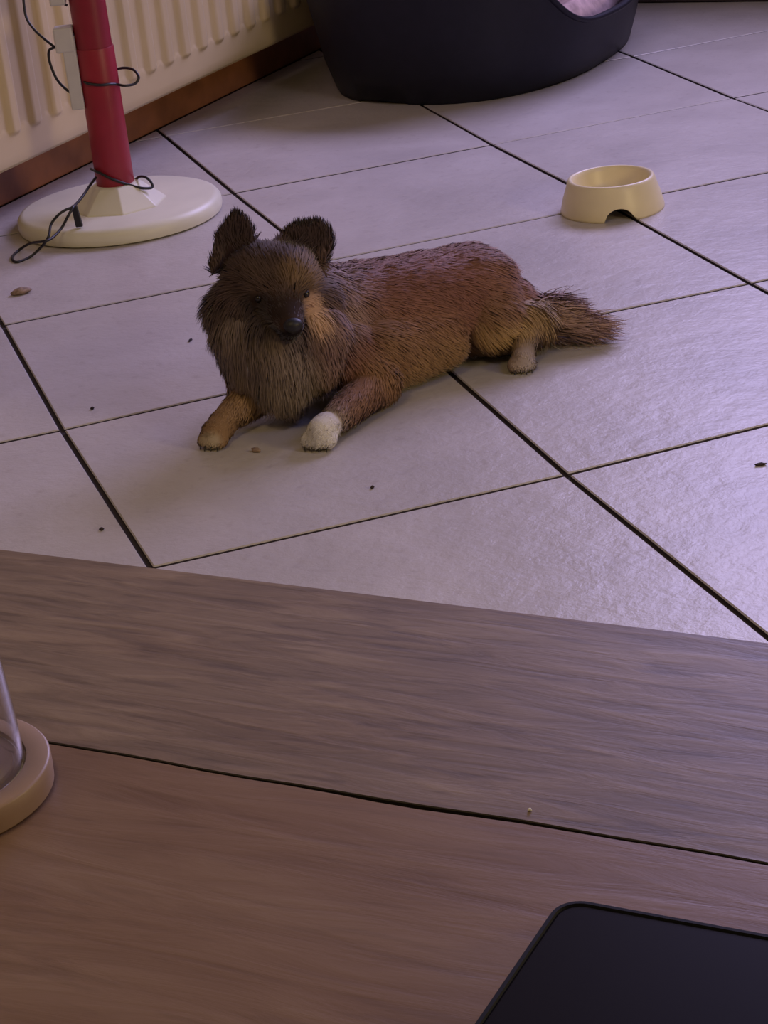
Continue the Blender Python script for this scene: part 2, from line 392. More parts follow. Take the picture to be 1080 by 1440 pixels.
# ------------------------------------------------------------------ dog bed
def dog_bed():
    ca, cb = 2.425, -0.655; root = thing('dog_bed', 'large dark navy plastic dog basket with a low cut-out front', 'pet bed', xyz(ca, cb, 0))
    n = 160
    def se(t, ra, rb, p=2.45):
        c, s = math.cos(t), math.sin(t)
        return ra * math.copysign(abs(c) ** (2 / p), c), rb * math.copysign(abs(s) ** (2 / p), s)
    def rim(t):
        da = se(t, 0.43, 0.31)[0]
        z = 0.27
        if math.sin(t) > 0:
            q = abs(da + 0.085) / 0.27
            dip = 1 - min(1, q) ** 2.2; dip = max(0, dip) ; dip = dip * dip * (3 - 2 * dip)
            z -= 0.150 * dip
        return z
    rows = [(0.0, 0.0), (0.012, 0.0), (0.03, .004), (0.25, .022), (0.5, .034), (0.75, .046), (0.95, .055), (1.0, .058)]
    vs = []; fs = []
    slots = [(-0.395, -0.40, 0.10), (0.10, 0.3, 0.045), (0.38, .3, .035)]
    def slot(a, b):
        for (sa, sb, w) in ((-0.36, -0.06, 0.055), (-0.02, 0.27, 0.02), (0.30, 0.20, 0.04), (-0.30, 0.2, 0.0)):
            if w and math.hypot(a - sa, b - sb) < w: return True
        return False
    for (h, o) in rows:
        for k in range(n):
            t = 2 * math.pi * k / n; R_ = rim(t); z = h * R_
            a, b = se(t, 0.385 + o, 0.272 + o)
            if h <= 0.012 and slot(a, b): z += 0.010
            if h == 0.012: z = max(z, 0.004)
            vs.append(xyz(ca + a, cb + b, z))
    for (h, o) in [(1.0, .051), (0.9, .045), (0.5, 0.030), (0.15, 0.005), (0.12, -0.02)]:
        for k in range(n):
            t = 2 * math.pi * k / n; a, b = se(t, 0.385 + o, 0.272 + o); z = h * rim(t)
            if h < .2: z = 0.03 if h < 0.14 else 0.04
            vs.append(xyz(ca + a, cb + b, z))
    m = len(rows) + 5
    for i in range(m - 1):
        for k in range(n): k2 = (k + 1) % n; fs.append((i * n + k, i * n + k2, (i + 1) * n + k2, (i + 1) * n + k))
    fs.append(tuple(range(n))); fs.append(tuple((m - 1) * n + k for k in range(n)))
    b_ = obj('basket_shell', vs, fs, MT['bed'], None, True); fix_normals(b_); child(b_, root)
    # rolled rim
    pts = []
    for k in range(n):
        t = 2 * math.pi * k / n; a, b = se(t, 0.385 + .055, 0.272 + .055); pts.append(xyz(ca + a, cb + b, rim(t)))
    vs = []; fs = []; q = 8
    for k in range(n):
        d = (pts[(k + 1) % n] - pts[k - 1]).normalized(); out = d.cross(Vector((0, 0, 1))).normalized(); up = out.cross(d)
        for j in range(q):
            t = 2 * math.pi * j / q; vs.append(pts[k] + out * 0.0095 * math.cos(t) + up * 0.006 * math.sin(t))
    for k in range(n):
        k2 = (k + 1) % n
        for j in range(q): j2 = (j + 1) % q; fs.append((k * q + j, k2 * q + j, k2 * q + j2, k * q + j2))
    r = obj('rolled_rim', vs, fs, MT['bed'], None, True); fix_normals(r); child(r, root)
    # blanket lying in the basket
    vs = []; fs = []; nr = 22; na2 = 72
    for i in range(nr + 1):
        f = i / nr
        for k in range(na2):
            t = 2 * math.pi * k / na2; a, b = se(t, 0.385 * f, 0.27 * f)
            z = 0.085 + 0.060 * f ** 3 - 0.115 * max(0, f - 0.9) / 0.1 * 0.6 + 0.010 * math.sin(9 * a + 3) * math.cos(13 * b) * 2 + 0.006 * math.sin(31 * a + 17 * b)
            if b > 0: z += 0.028 * math.exp(-((a + 0.09) / 0.16) ** 2) * f
            vs.append(xyz(ca + a, cb + b, z))
    for i in range(nr):
        for k in range(na2): k2 = (k + 1) % na2; fs.append((i * na2 + k, i * na2 + k2, (i + 1) * na2 + k2, (i + 1) * na2 + k))
    base = len(vs)
    for k in range(na2):
        t = 2 * math.pi * k / na2; a, b = se(t, 0.36, 0.245); vs.append(xyz(ca + a, cb + b, 0.046))
    for k in range(na2): k2 = (k + 1) % na2; fs.append((nr * na2 + k, nr * na2 + k2, base + k2, base + k))
    fs.append(tuple(base + k for k in range(na2)))
    bl = obj('blanket', vs, fs, MT['blanket'], None, True); fix_normals(bl)
    bl['label'] = 'pinkish beige blanket lying inside the dark dog basket'; bl['category'] = 'blanket'
dog_bed()

# ------------------------------------------------------------------ coffee table
TZ = 0.52
def table():
    root = thing('coffee_table', 'brown wooden plank-top coffee table in the foreground', 'table', xyz(-1.3, 0.9, 0))
    edges = [-0.945, -1.120, -1.312, -1.500, -1.660]
    for i in range(4):
        a1, a0 = edges[i], edges[i + 1]; g = 0.0007
        # plank whose long edges waver slightly, worn and split along the seam
        nb_ = 60; vs = []; fs = []; b0, b1 = 0.28, 1.55
        for k in range(nb_ + 1):
            b = b0 + (b1 - b0) * k / nb_
            w1 = 0.0007 * math.sin(23 * b + i) + 0.0004 * math.sin(71 * b)
            wear = 0.0016 * math.exp(-((b - 0.915) / 0.05) ** 2)
            e1 = a1 - (g + w1 if i else 0.0) - (wear if i == 1 else 0); e0 = a0 + g + (0.0007 * math.sin(23 * b + i + 1) + 0.0004 * math.sin(71 * b)) * -1
            c = 0.0018 if i == 0 else 0.0004
            for (a, z) in ((e0, TZ - .028), (e0, TZ - .0005), (e0 + .0004, TZ), (e1 - c, TZ), (e1, TZ - c), (e1, TZ - .028)):
                vs.append(xyz(a, b, z))
        for k in range(nb_):
            for j in range(6): j2 = (j + 1) % 6; fs.append((k * 6 + j, k * 6 + j2, (k + 1) * 6 + j2, (k + 1) * 6 + j))
        fs += [tuple(range(6)), tuple(nb_ * 6 + j for j in range(6))]
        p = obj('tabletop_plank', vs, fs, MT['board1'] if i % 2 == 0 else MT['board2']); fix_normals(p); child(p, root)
        p.data.materials.append(MT['tabledark'])          # dark long edges paint in the shade of the narrow joint
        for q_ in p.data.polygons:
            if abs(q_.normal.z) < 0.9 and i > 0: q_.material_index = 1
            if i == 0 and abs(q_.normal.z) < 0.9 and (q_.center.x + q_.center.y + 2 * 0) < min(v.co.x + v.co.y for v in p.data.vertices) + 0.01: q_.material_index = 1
    abbox('apron', -1.62, -0.985, 0.33, 1.50, TZ - .105, TZ - .0285, MT['tabledark'], root, 0.004)
    for a in (-1.61, -1.055):
        for b in (0.345, 1.425): abbox('leg', a, a + .06, b, b + .06, 0.0, TZ - .106, MT['tabledark'], root, 0.004)
table()

# ------------------------------------------------------------------ cloche on its wooden base
def cloche():
    c = xyz(-1.173, 0.7065, TZ); root = thing('glass_cloche', 'clear glass bell jar on a round pale wooden base', 'bell jar', c)
    lathe('wooden_base', [(0.0492, 0.0), (0.0503, 0.0010), (0.0505, 0.006), (0.0505, 0.0118), (0.0500, 0.0126), (0.0492, 0.0130), (0.0402, 0.0130), (0.0398, 0.0112), (0.0345, 0.0112), (0.0340, 0.013), (0.02, 0.0131)], MT['beech'], 96, c, root)
    out = [(0.0392, 0.0116), (0.0388, 0.030), (0.0370, 0.060), (0.0345, 0.090), (0.0305, 0.120), (0.0240, 0.141), (0.0120, 0.153), (0.004, 0.156)]
    inn = [(r - 0.0018 if r > .005 else .003, z - 0.0016 if z > .10 else z) for r, z in out][::-1]
    lathe('glass_dome', out + inn, MT['glass'], 96, c, root, True, True)
    lathe('glass_knob', [(0.003, 0.1565), (0.004, 0.159), (0.0075, 0.163), (0.0085, 0.168), (0.0065, 0.173), (0.002, 0.175)], MT['glass'], 48, c, root)
cloche()

# ------------------------------------------------------------------ tablet
def rounded(a0, a1, b0, b1, r, n=10):
    pts = []
    for (ca, cb, t0) in ((a1 - r, b1 - r, 0), (a0 + r, b1 - r, 90), (a0 + r, b0 + r, 180), (a1 - r, b0 + r, 270)):
        for k in range(n + 1):
            t = math.radians(t0 + 90 * k / n); pts.append((ca + r * math.cos(t), cb + r * math.sin(t)))
    return pts
def slab(name, rings, mat, root):
    n = len(rings[0][0]); vs = []; fs = []
    for pts, z in rings: vs += [xyz(a, b, z) for a, b in pts]
    for i in range(len(rings) - 1):
        for k in range(n): k2 = (k + 1) % n; fs.append((i * n + k, i * n + k2, (i + 1) * n + k2, (i + 1) * n + k))
    fs += [tuple(range(n)), tuple((len(rings) - 1) * n + k for k in range(n))]
    o = obj(name, vs, fs, mat, None, False); fix_normals(o); child(o, root); return o
def tablet():
    a1, a0, b0, b1 = -1.176, -1.420, 0.998, 1.170
    root = thing('tablet', 'black tablet in a rubber case lying at the table corner', 'tablet', xyz((a0 + a1) / 2, (b0 + b1) / 2, TZ))
    R = lambda d, r: rounded(a0 + d, a1 - d, b0 + d, b1 - d, r)
    slab('case', [(R(.0015, .010), TZ), (R(0, .0115), TZ + .002), (R(0, .0115), TZ + .008), (R(.001, .0105), TZ + .0095), (R(.0025, .009), TZ + .0095), (R(.0032, .0085), TZ + .0084)], MT['case'], root)
    slab('screen', [(R(.0034, .0083), TZ + .0072), (R(.0034, .0083), TZ + .0088), (R(.0040, .0080), TZ + .0090)], MT['screen'], root)
tablet()

CABLES = [
    [(0.1949, 1.5099, 0.4217), (0.1915, 1.5109, 0.3868), (0.1898, 1.5010, 0.3588), (0.1975, 1.4883, 0.3393), (0.2093, 1.4745, 0.3241), (0.2240, 1.4702, 0.3081)],
    [(0.2240, 1.4702, 0.3081), (0.2140, 1.4731, 0.3033), (0.2122, 1.4736, 0.2843), (0.2191, 1.4716, 0.2546), (0.2322, 1.4678, 0.2349), (0.2429, 1.4542, 0.2270)],
    [(0.2594, 1.4702, 0.2481), (0.2597, 1.4290, 0.2492), (0.2687, 1.4216, 0.2466), (0.2819, 1.4172, 0.2439), (0.2966, 1.4187, 0.2424), (0.3100, 1.4266, 0.2387), (0.3219, 1.4154, 0.2363), (0.3402, 1.4205, 0.2359), (0.3484, 1.4233, 0.2449), (0.3441, 1.4350, 0.2557), (0.3328, 1.4487, 0.2588), (0.3184, 1.4634, 0.2564)],
    [(0.2524, 1.4723, 0.0937), (0.2534, 1.4392, 0.0968), (0.2614, 1.4271, 0.0930), (0.2734, 1.4193, 0.0850), (0.2878, 1.4170, 0.0767), (0.3023, 1.4210, 0.0682), (0.3239, 1.4117, 0.0600), (0.3418, 1.4148, 0.0573), (0.3418, 1.4200, 0.0661), (0.3357, 1.4270, 0.0732), (0.3286, 1.4395, 0.0731), (0.3220, 1.4540, 0.0661)],
    [(0.2524, 1.4364, 0.0864), (0.2365, 1.4196, 0.0781), (0.2194, 1.3881, 0.0735), (0.2066, 1.3710, 0.0686), (0.1904, 1.3393, 0.0680), (0.1787, 1.3323, 0.0571), (0.1635, 1.3315, 0.0382), (0.1400, 1.3013, 0.0330), (0.1253, 1.3011, 0.0310), (0.1116, 1.3576, 0.0160), (0.0935, 1.3781, 0.0020), (0.0764, 1.3424, 0.0020), (0.0794, 1.3114, 0.0020), (0.1036, 1.3264, 0.0020), (0.1245, 1.3229, 0.0160), (0.1372, 1.3114, 0.0335), (0.1489, 1.3358, 0.0473), (0.1633, 1.3368, 0.0602), (0.1765, 1.3381, 0.0659), (0.1904, 1.3393, 0.0680)],
    [(0.2406, 1.4861, 0.4119), (0.2382, 1.4764, 0.3937), (0.2437, 1.4644, 0.3827), (0.2521, 1.4515, 0.3762)],
]
CONN = [(0.1928, 1.3438, 0.0701), (0.1963, 1.3428, 0.0329)]
def build_cable():
    root = cable()
    # grey plug box strapped to the left of the pole
    bx = Vector((0.2490, 1.4545, 0.0)); ex = Vector((0.960, -0.281, 0)); ey = Vector((0.281, 0.960, 0))
    def box(name, mat, cx, z0, z1, w, d, bev, dx=0.0):
        vs = []
        for z, k in ((z0, 0), (z1, dx)):
            for sx, sy in ((-1, -1), (1, -1), (1, 1), (-1, 1)): vs.append(bx + ex * (cx + k + sx * w / 2) + ey * (sy * d / 2) + Vector((0, 0, z)))
        o = obj(name, vs, [(0, 1, 2, 3), (7, 6, 5, 4), (0, 4, 5, 1), (1, 5, 6, 2), (2, 6, 7, 3), (3, 7, 4, 0)], MT[mat]); fix_normals(o); bevel(o, bev); child(o, root); return o
    box('power_strip', 'grey', -0.003, 0.204, 0.327, 0.022, 0.030, 0.002)
    box('plug', 'grey', -0.009, 0.301, 0.342, 0.032, 0.034, 0.003)
    box('socket', 'grey', -0.010, 0.378, 0.410, 0.026, 0.024, 0.003)
    c0, c1 = Vector(CONN[0]), Vector(CONN[1]); d = (c1 - c0).normalized(); x = ex; y = d.cross(x).normalized()
    vs = []
    for p, k in ((c0, 0.8), (c1, 1.0)):
        for sx, sy in ((-1, -1), (1, -1), (1, 1), (-1, 1)): vs.append(p + x * sx * 0.0060 * k + y * sy * 0.005 * k)
    o = obj('connector', vs, [(0, 1, 2, 3), (7, 6, 5, 4), (0, 4, 5, 1), (1, 5, 6, 2), (2, 6, 7, 3), (3, 7, 4, 0)], MT['black']); fix_normals(o); bevel(o, 0.0015); child(o, root)
build_cable()

# ------------------------------------------------------------------ crumbs on the floor and the table
for (x, y, rx, ry, rz, ang, mat, lab) in (
    (0.0546, 1.1335, 0.016, 0.008, 0.006, 0.1, 'crumb', 'pale brown leaf scrap on the tile in front of the round white base'),
    (0.1981, 0.2715, 0.008, 0.004, 0.003, -0.9, 'crumb', 'brown crumb on the tile between the front paws of the dog'),
    (0.6977, -0.1023, 0.008, 0.0025, 0.002, -0.2, 'crumbdark', 'dark sliver on the tile at the right edge of the picture'),
    (-0.0275, 0.138, 0.003, 0.0025, 0.002, 0.0, 'crumbdark', 'tiny dark crumb on the tile near the table edge at left'),
    (0.2868, 0.0819, 0.003, 0.002, 0.002, 0.5, 'crumbdark', 'tiny dark crumb on the tile in front of the white paw'),
    (0.0467, 0.5463, 0.003, 0.0025, 0.002, 0.5, 'crumbdark', 'tiny dark crumb beside the thin grout line left of the dog'),
    (0.2319, 0.7421, 0.006, 0.002, 0.002, 0.9, 'crumbdark', 'thin dark crumb on the tile touching the left side of the dog ruff')):
    o = obj('crumb', *blob((0, 0, 0), rx, ry, rz, int(rx * 1e4)), MT[mat], None, True)
    o.location = (x, y, rz * 0.75); o.rotation_euler.z = ang; o['label'] = lab; o['category'] = 'crumb'
o = obj('crumb', *blob((0, 0, 0), 0.0009, 0.0008, 0.0007, 5), MT['crumbwhite'], None, True); o.location = (-0.1083, -1.4630, TZ + 0.0006)
o['label'] = 'tiny white fleck lying on the table beside the plank seam'; o['category'] = 'crumb'

# ------------------------------------------------------------------ the dog
EF = Vector((0.281, 0.960, 0)); ER = Vector((0.960, -0.281, 0))
DOG_O = Vector((0.253, 0.336, 0))
def lerp(a, b, t): return a + (b - a) * t
# capsules of the body: name, p0, p1, r0, r1, fur flow, fur length, fur colour
RED = (0.215, 0.092, 0.065); GOLD = (0.34, 0.20, 0.085); DARK = (0.060, 0.030, 0.022); FACE = (0.066, 0.038, 0.028); CHEST = (0.215, 0.160, 0.125)
RUFF = (0.27, 0.165, 0.135); CREAM = (0.50, 0.33, 0.14); WHITE = (0.80, 0.76, 0.72); TAN = (0.33, 0.20, 0.10); TAIL = (0.38, 0.245, 0.215); EARC = (0.042, 0.023, 0.020)
V = Vector
CAPS = [
 ('chest', V((0.270, 0.385, 0.088)), V((0.345, 0.425, 0.090)), .058, .072, V((-0.15, -0.3, -0.9)), .030, CHEST),
 ('bib',   V((0.258, 0.352, 0.118)), V((0.262, 0.350, 0.065)), .046, .040, V((0.0, -0.35, -1)), .034, CHEST),
 ('bib2',  V((0.224, 0.374, 0.130)), V((0.228, 0.370, 0.080)), .038, .030, V((-0.1, -0.25, -1)), .028, CHEST),
 ('bib3',  V((0.314, 0.348, 0.118)), V((0.306, 0.348, 0.078)), .036, .032, V((0.15, -0.3, -1)), .030, RUFF),
 ('shoulder', V((0.350, 0.428, 0.094)), V((0.430, 0.445, 0.088)), .074, .072, V((0.8, 0.25, -0.45)), .020, RED),
 ('mid',   V((0.430, 0.440, 0.088)), V((0.500, 0.452, 0.086)), .072, .070, V((0.85, 0.2, -0.4)), .016, RED),
  ('belly', V((0.400, 0.388, 0.058)), V((0.482, 0.412, 0.056)), .054, .050, V((0.70, -0.25, -0.65)), .020, (0.27, 0.145, 0.07)),
 ('hip',   V((0.500, 0.452, 0.084)), V((0.556, 0.462, 0.084)), .070, .068, V((0.85, 0.15, -0.4)), .015, RED),
 ('rump',  V((0.556, 0.462, 0.083)), V((0.602, 0.454, 0.058)), .066, .046, V((0.8, 0.0, -0.6)), .016, RED),
 ('neck',  V((0.345, 0.420, 0.110)), V((0.285, 0.390, 0.160)), .062, .052, V((0.5, 0.1, -0.7)), .030, RUFF),
 ('skull', V((0.262, 0.380, 0.180)), V((0.284, 0.366, 0.178)), .050, .048, V((0.05, 0.75, 0.35)), .016, FACE),
 ('cheekR', V((0.300, 0.365, 0.160)), V((0.320, 0.368, 0.146)), .036, .032, V((0.5, 0.3, -0.8)), .026, FACE),
 ('cheekL', V((0.236, 0.378, 0.166)), V((0.218, 0.386, 0.150)), .036, .032, V((-0.4, 0.3, -0.8)), .028, FACE),
 ('muzzle', V((0.270, 0.332, 0.158)), V((0.267, 0.292, 0.146)), .028, .0165, V((0.0, 1, 0.4)), .006, FACE),
 ('jaw',    V((0.270, 0.335, 0.144)), V((0.267, 0.300, 0.133)), .019, .0105, V((0.0, 1, -0.1)), .007, FACE),
 ('thigh', V((0.570, 0.450, 0.088)), V((0.575, 0.408, 0.062)), .056, .034, V((0.75, -0.25, -0.6)), .030, (0.25, 0.13, 0.075)),
 ('shank', V((0.562, 0.408, 0.050)), V((0.624, 0.402, 0.050)), .028, .025, V((0.6, -0.3, -0.7)), .030, CREAM),
 ('under', V((0.545, 0.440, 0.036)), V((0.612, 0.405, 0.024)), .030, .020, V((0.8, -0.3, -0.3)), .014, (0.085, 0.05, 0.035)),  # dark colour paints the shade in the gap below the thigh
 ('hock',  V((0.622, 0.402, 0.048)), V((0.597, 0.366, 0.024)), .022, .014, V((-0.3, -0.6, -0.7)), .012, (0.14, 0.085, 0.07)),
 ('pawR',  V((0.598, 0.366, 0.019)), V((0.589, 0.354, 0.016)), .0155, .0150, V((-0.2, -0.9, -0.2)), .004, (0.50, 0.44, 0.43)),
 ('upperF', V((0.350, 0.378, 0.075)), V((0.383, 0.338, 0.034)), .046, .030, V((0.5, -0.2, -0.8)), .022, RED),
 ('foreF', V((0.383, 0.336, 0.032)), V((0.306, 0.265, 0.026)), .027, .0190, V((-0.6, -0.6, -0.4)), .012, (0.24, 0.125, 0.075)),
 ('pawF',  V((0.285, 0.250, 0.021)), V((0.276, 0.243, 0.020)), .0200, .0190, V((-0.7, -0.6, -0.2)), .0045, WHITE),
 ('upperL', V((0.235, 0.385, 0.070)), V((0.222, 0.372, 0.036)), .036, .026, V((-0.3, -0.4, -0.8)), .014, TAN),
 ('foreL', V((0.222, 0.372, 0.034)), V((0.175, 0.335, 0.024)), .024, .0175, V((-0.7, -0.6, -0.3)), .010, TAN),
 ('pawL',  V((0.174, 0.334, 0.020)), V((0.160, 0.322, 0.018)), .0185, .0175, V((-0.7, -0.6, -0.2)), .004, TAN),
 ('tail0', V((0.625, 0.450, 0.045)), V((0.662, 0.428, 0.036)), .026, .022, V((0.70, -0.45, 0.45)), .036, TAIL),
 ('tail1', V((0.662, 0.428, 0.034)), V((0.696, 0.402, 0.024)), .019, .008, V((0.88, -0.45, 0.06)), .046, TAIL),
]
# toes: four small pads per paw
def toes(name, c, d, w, r, n=4):
    d = V(d).normalized(); s = V((-d.y, d.x, 0)); out = []
    for k in range(n):
        o = (k - (n - 1) / 2) / ((n - 1) / 2)
        b = V(c) + s * (o * w); e = b + d * (0.010 - 0.004 * abs(o))
        out.append((name, V((b.x, b.y, r + 0.002)), V((e.x, e.y, r)), r, r * 0.92))
    return out
TOES = toes('pawF', (0.272, 0.240, 0), (-0.62, -0.78, 0), 0.0145, 0.0098) + toes('pawL', (0.157, 0.319, 0), (-0.7, -0.7, 0), 0.0125, 0.0088) + toes('pawR', (0.586, 0.349, 0), (-0.25, -0.95, 0), 0.0115, 0.0085)
def capsule(bm, p0, p1, r0, r1, seg=20):
    d = (p1 - p0); L = d.length; q = d.to_track_quat('Z', 'Y').to_matrix() if L > 1e-6 else Matrix.Identity(3)
    rings = 16; prof = []
    for i in range(1, rings // 2 + 1):
        t = math.pi / 2 * i / (rings // 2); prof.append((-math.cos(t) * r0, math.sin(t) * r0))
    for i in range(0, rings // 2):
        t = math.pi / 2 * i / (rings // 2); prof.append((L + math.sin(t) * r1, math.cos(t) * r1))
    vs = []
    for z, r in prof: vs.append([bm.verts.new(p0 + q @ V((r * math.cos(2 * math.pi * k / seg), r * math.sin(2 * math.pi * k / seg), z))) for k in range(seg)])
    a = bm.verts.new(p0 + q @ V((0, 0, -r0))); b = bm.verts.new(p0 + q @ V((0, 0, L + r1)))
    for i in range(len(vs) - 1):
        for k in range(seg): k2 = (k + 1) % seg; bm.faces.new((vs[i][k], vs[i][k2], vs[i + 1][k2], vs[i + 1][k]))
    for k in range(seg): k2 = (k + 1) % seg; bm.faces.new((a, vs[0][k2], vs[0][k])); bm.faces.new((b, vs[-1][k], vs[-1][k2]))
# ears: upright triangles with thickness, cupped towards the front
def ear(bm, base0, base1, tip, thick, fwd, blunt=2.0):
    base0, base1, tip, fwd = V(base0), V(base1), V(tip), V(fwd).normalized(); N = 9; Rr = 8; grid = {}
    for i in range(Rr + 1):
        f = i / Rr; wv = math.sqrt(max(0.0, 1 - f ** blunt)) * (1 - 0.25 * f); wv = max(wv, 0.12)
        for k in range(N):
            s = (k / (N - 1) - 0.5) * wv; m = (base0 + base1) / 2
            p = lerp(m, tip, f) + (base1 - base0) * s
            cup = (1 - (2 * s) ** 2) * -0.010 * (1 - f)
            for side in (0, 1): grid[i, k, side] = bm.verts.new(p + fwd * (cup + (thick / 2 if side else -thick / 2) * (1 - 0.5 * f)))
    for i in range(Rr):
        for k in range(N - 1):
            bm.faces.new((grid[i, k, 1], grid[i, k + 1, 1], grid[i + 1, k + 1, 1], grid[i + 1, k, 1]))
            bm.faces.new((grid[i, k, 0], grid[i + 1, k, 0], grid[i + 1, k + 1, 0], grid[i, k + 1, 0]))
        for k, s in ((0, 1), (N - 1, -1)):
            q = [grid[i, k, 0], grid[i, k, 1], grid[i + 1, k, 1], grid[i + 1, k, 0]]; bm.faces.new(q if s > 0 else q[::-1])
    for i in (0, Rr):
        for k in range(N - 1): bm.faces.new((grid[i, k, 0], grid[i, k + 1, 0], grid[i, k + 1, 1], grid[i, k, 1]))
EARS = [((0.200, 0.398, 0.196), (0.262, 0.390, 0.214), (0.240, 0.400, 0.263), 2.2), ((0.270, 0.390, 0.212), (0.342, 0.378, 0.186), (0.344, 0.386, 0.236), 3.6)]
def make_dog():
    root = thing('dog', 'small fluffy reddish-brown dog with white paws lying on the tiled floor', 'dog', (0.40, 0.40, 0))
    bm = bmesh.new()
    for c in CAPS: capsule(bm, c[1], c[2], c[3] * 0.97, c[4] * 0.97)
    for c in TOES: capsule(bm, c[1], c[2], c[3], c[4], 14)
    for e in EARS: ear(bm, e[0], e[1], e[2], 0.016, (-0.1, -1, 0.1), e[3])
    me = bpy.data.meshes.new('tmp'); bm.normal_update(); bm.to_mesh(me); bm.free()
    t = bpy.data.objects.new('tmp', me); COL.objects.link(t)
    m = t.modifiers.new('r', 'REMESH'); m.mode = 'VOXEL'; m.voxel_size = 0.0034
    m2 = t.modifiers.new('s', 'SMOOTH'); m2.iterations = 4; m2.factor = 0.5
    dg = bpy.context.evaluated_depsgraph_get(); me2 = bpy.data.meshes.new_from_object(t.evaluated_get(dg)); bpy.data.objects.remove(t)
    me2.name = 'body'
    nv = len(me2.vertices); co = np.empty(nv * 3); me2.vertices.foreach_get('co', co); co = co.reshape(-1, 3)
    co[:, 2] = np.maximum(co[:, 2], 0.0006); me2.vertices.foreach_set('co', co.ravel()); me2.update()
    no = np.empty(nv * 3); me2.vertices.foreach_get('normal', no); no = no.reshape(-1, 3)
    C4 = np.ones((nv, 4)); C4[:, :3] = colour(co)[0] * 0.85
    a = me2.attributes.new('col', 'FLOAT_COLOR', 'POINT'); a.data.foreach_set('color', C4.ravel())
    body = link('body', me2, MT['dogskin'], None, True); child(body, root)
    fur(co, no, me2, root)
    # eyes, nose, mouth
    for c, rr in EYES:
        bm = bmesh.new(); bmesh.ops.create_uvsphere(bm, u_segments=20, v_segments=12, radius=rr, matrix=Matrix.Translation(c)); me = bpy.data.meshes.new('eye'); bm.to_mesh(me); bm.free()
        child(link('eye', me, MT['eye'], None, True), root)
    # nose: wide triangular pad with two nostril dents
    bm = bmesh.new(); bmesh.ops.create_uvsphere(bm, u_segments=24, v_segments=16, radius=1)
    for v in bm.verts:
        x, y, z = v.co; wv = 1 - 0.30 * max(0, -z); d = 0
        for s in (-1, 1):
            q = math.hypot(x - 0.45 * s, z + 0.15)
            if y < 0 and q < 0.32: d = 0.22 * (1 - q / 0.32)
        v.co = V(NOSE) + V((x * wv * 0.0125, (y + d) * 0.0095, z * 0.0095))
    me = bpy.data.meshes.new('nose'); bm.to_mesh(me); bm.free(); child(link('nose', me, MT['nose'], None, True), root)
    # claws
    for c in TOES:
        d = (c[2] - c[1]).normalized(); p = c[2] + d * c[4] * 0.85 + V((0, 0, -0.001)); q = p + d * 0.0032 + V((0, 0, -0.0040)); q.z = max(q.z, 0.0014); mid = (p + q) / 2 + V((0, 0, 0.001))
        bm = bmesh.new(); capsule(bm, p, q, 0.0011, 0.0006, 8); me = bpy.data.meshes.new('claw'); bm.normal_update(); bm.to_mesh(me); bm.free()
        child(link('claw', me, MT['claw'], None, True), root)
    return root
NOSE = (0.266, 0.277, 0.150)
EYES = [(V((0.2995, 0.3255, 0.171)), 0.0052), (V((0.2420, 0.3385, 0.173)), 0.0048)]
P0 = np.array([c[1][:] for c in CAPS]); P1 = np.array([c[2][:] for c in CAPS]); R0 = np.array([c[3] for c in CAPS]); R1 = np.array([c[4] for c in CAPS])
FL = np.array([c[5].normalized()[:] for c in CAPS]); LN = np.array([c[6] for c in CAPS]); CC = np.array([c[7] for c in CAPS]); NM = [c[0] for c in CAPS]
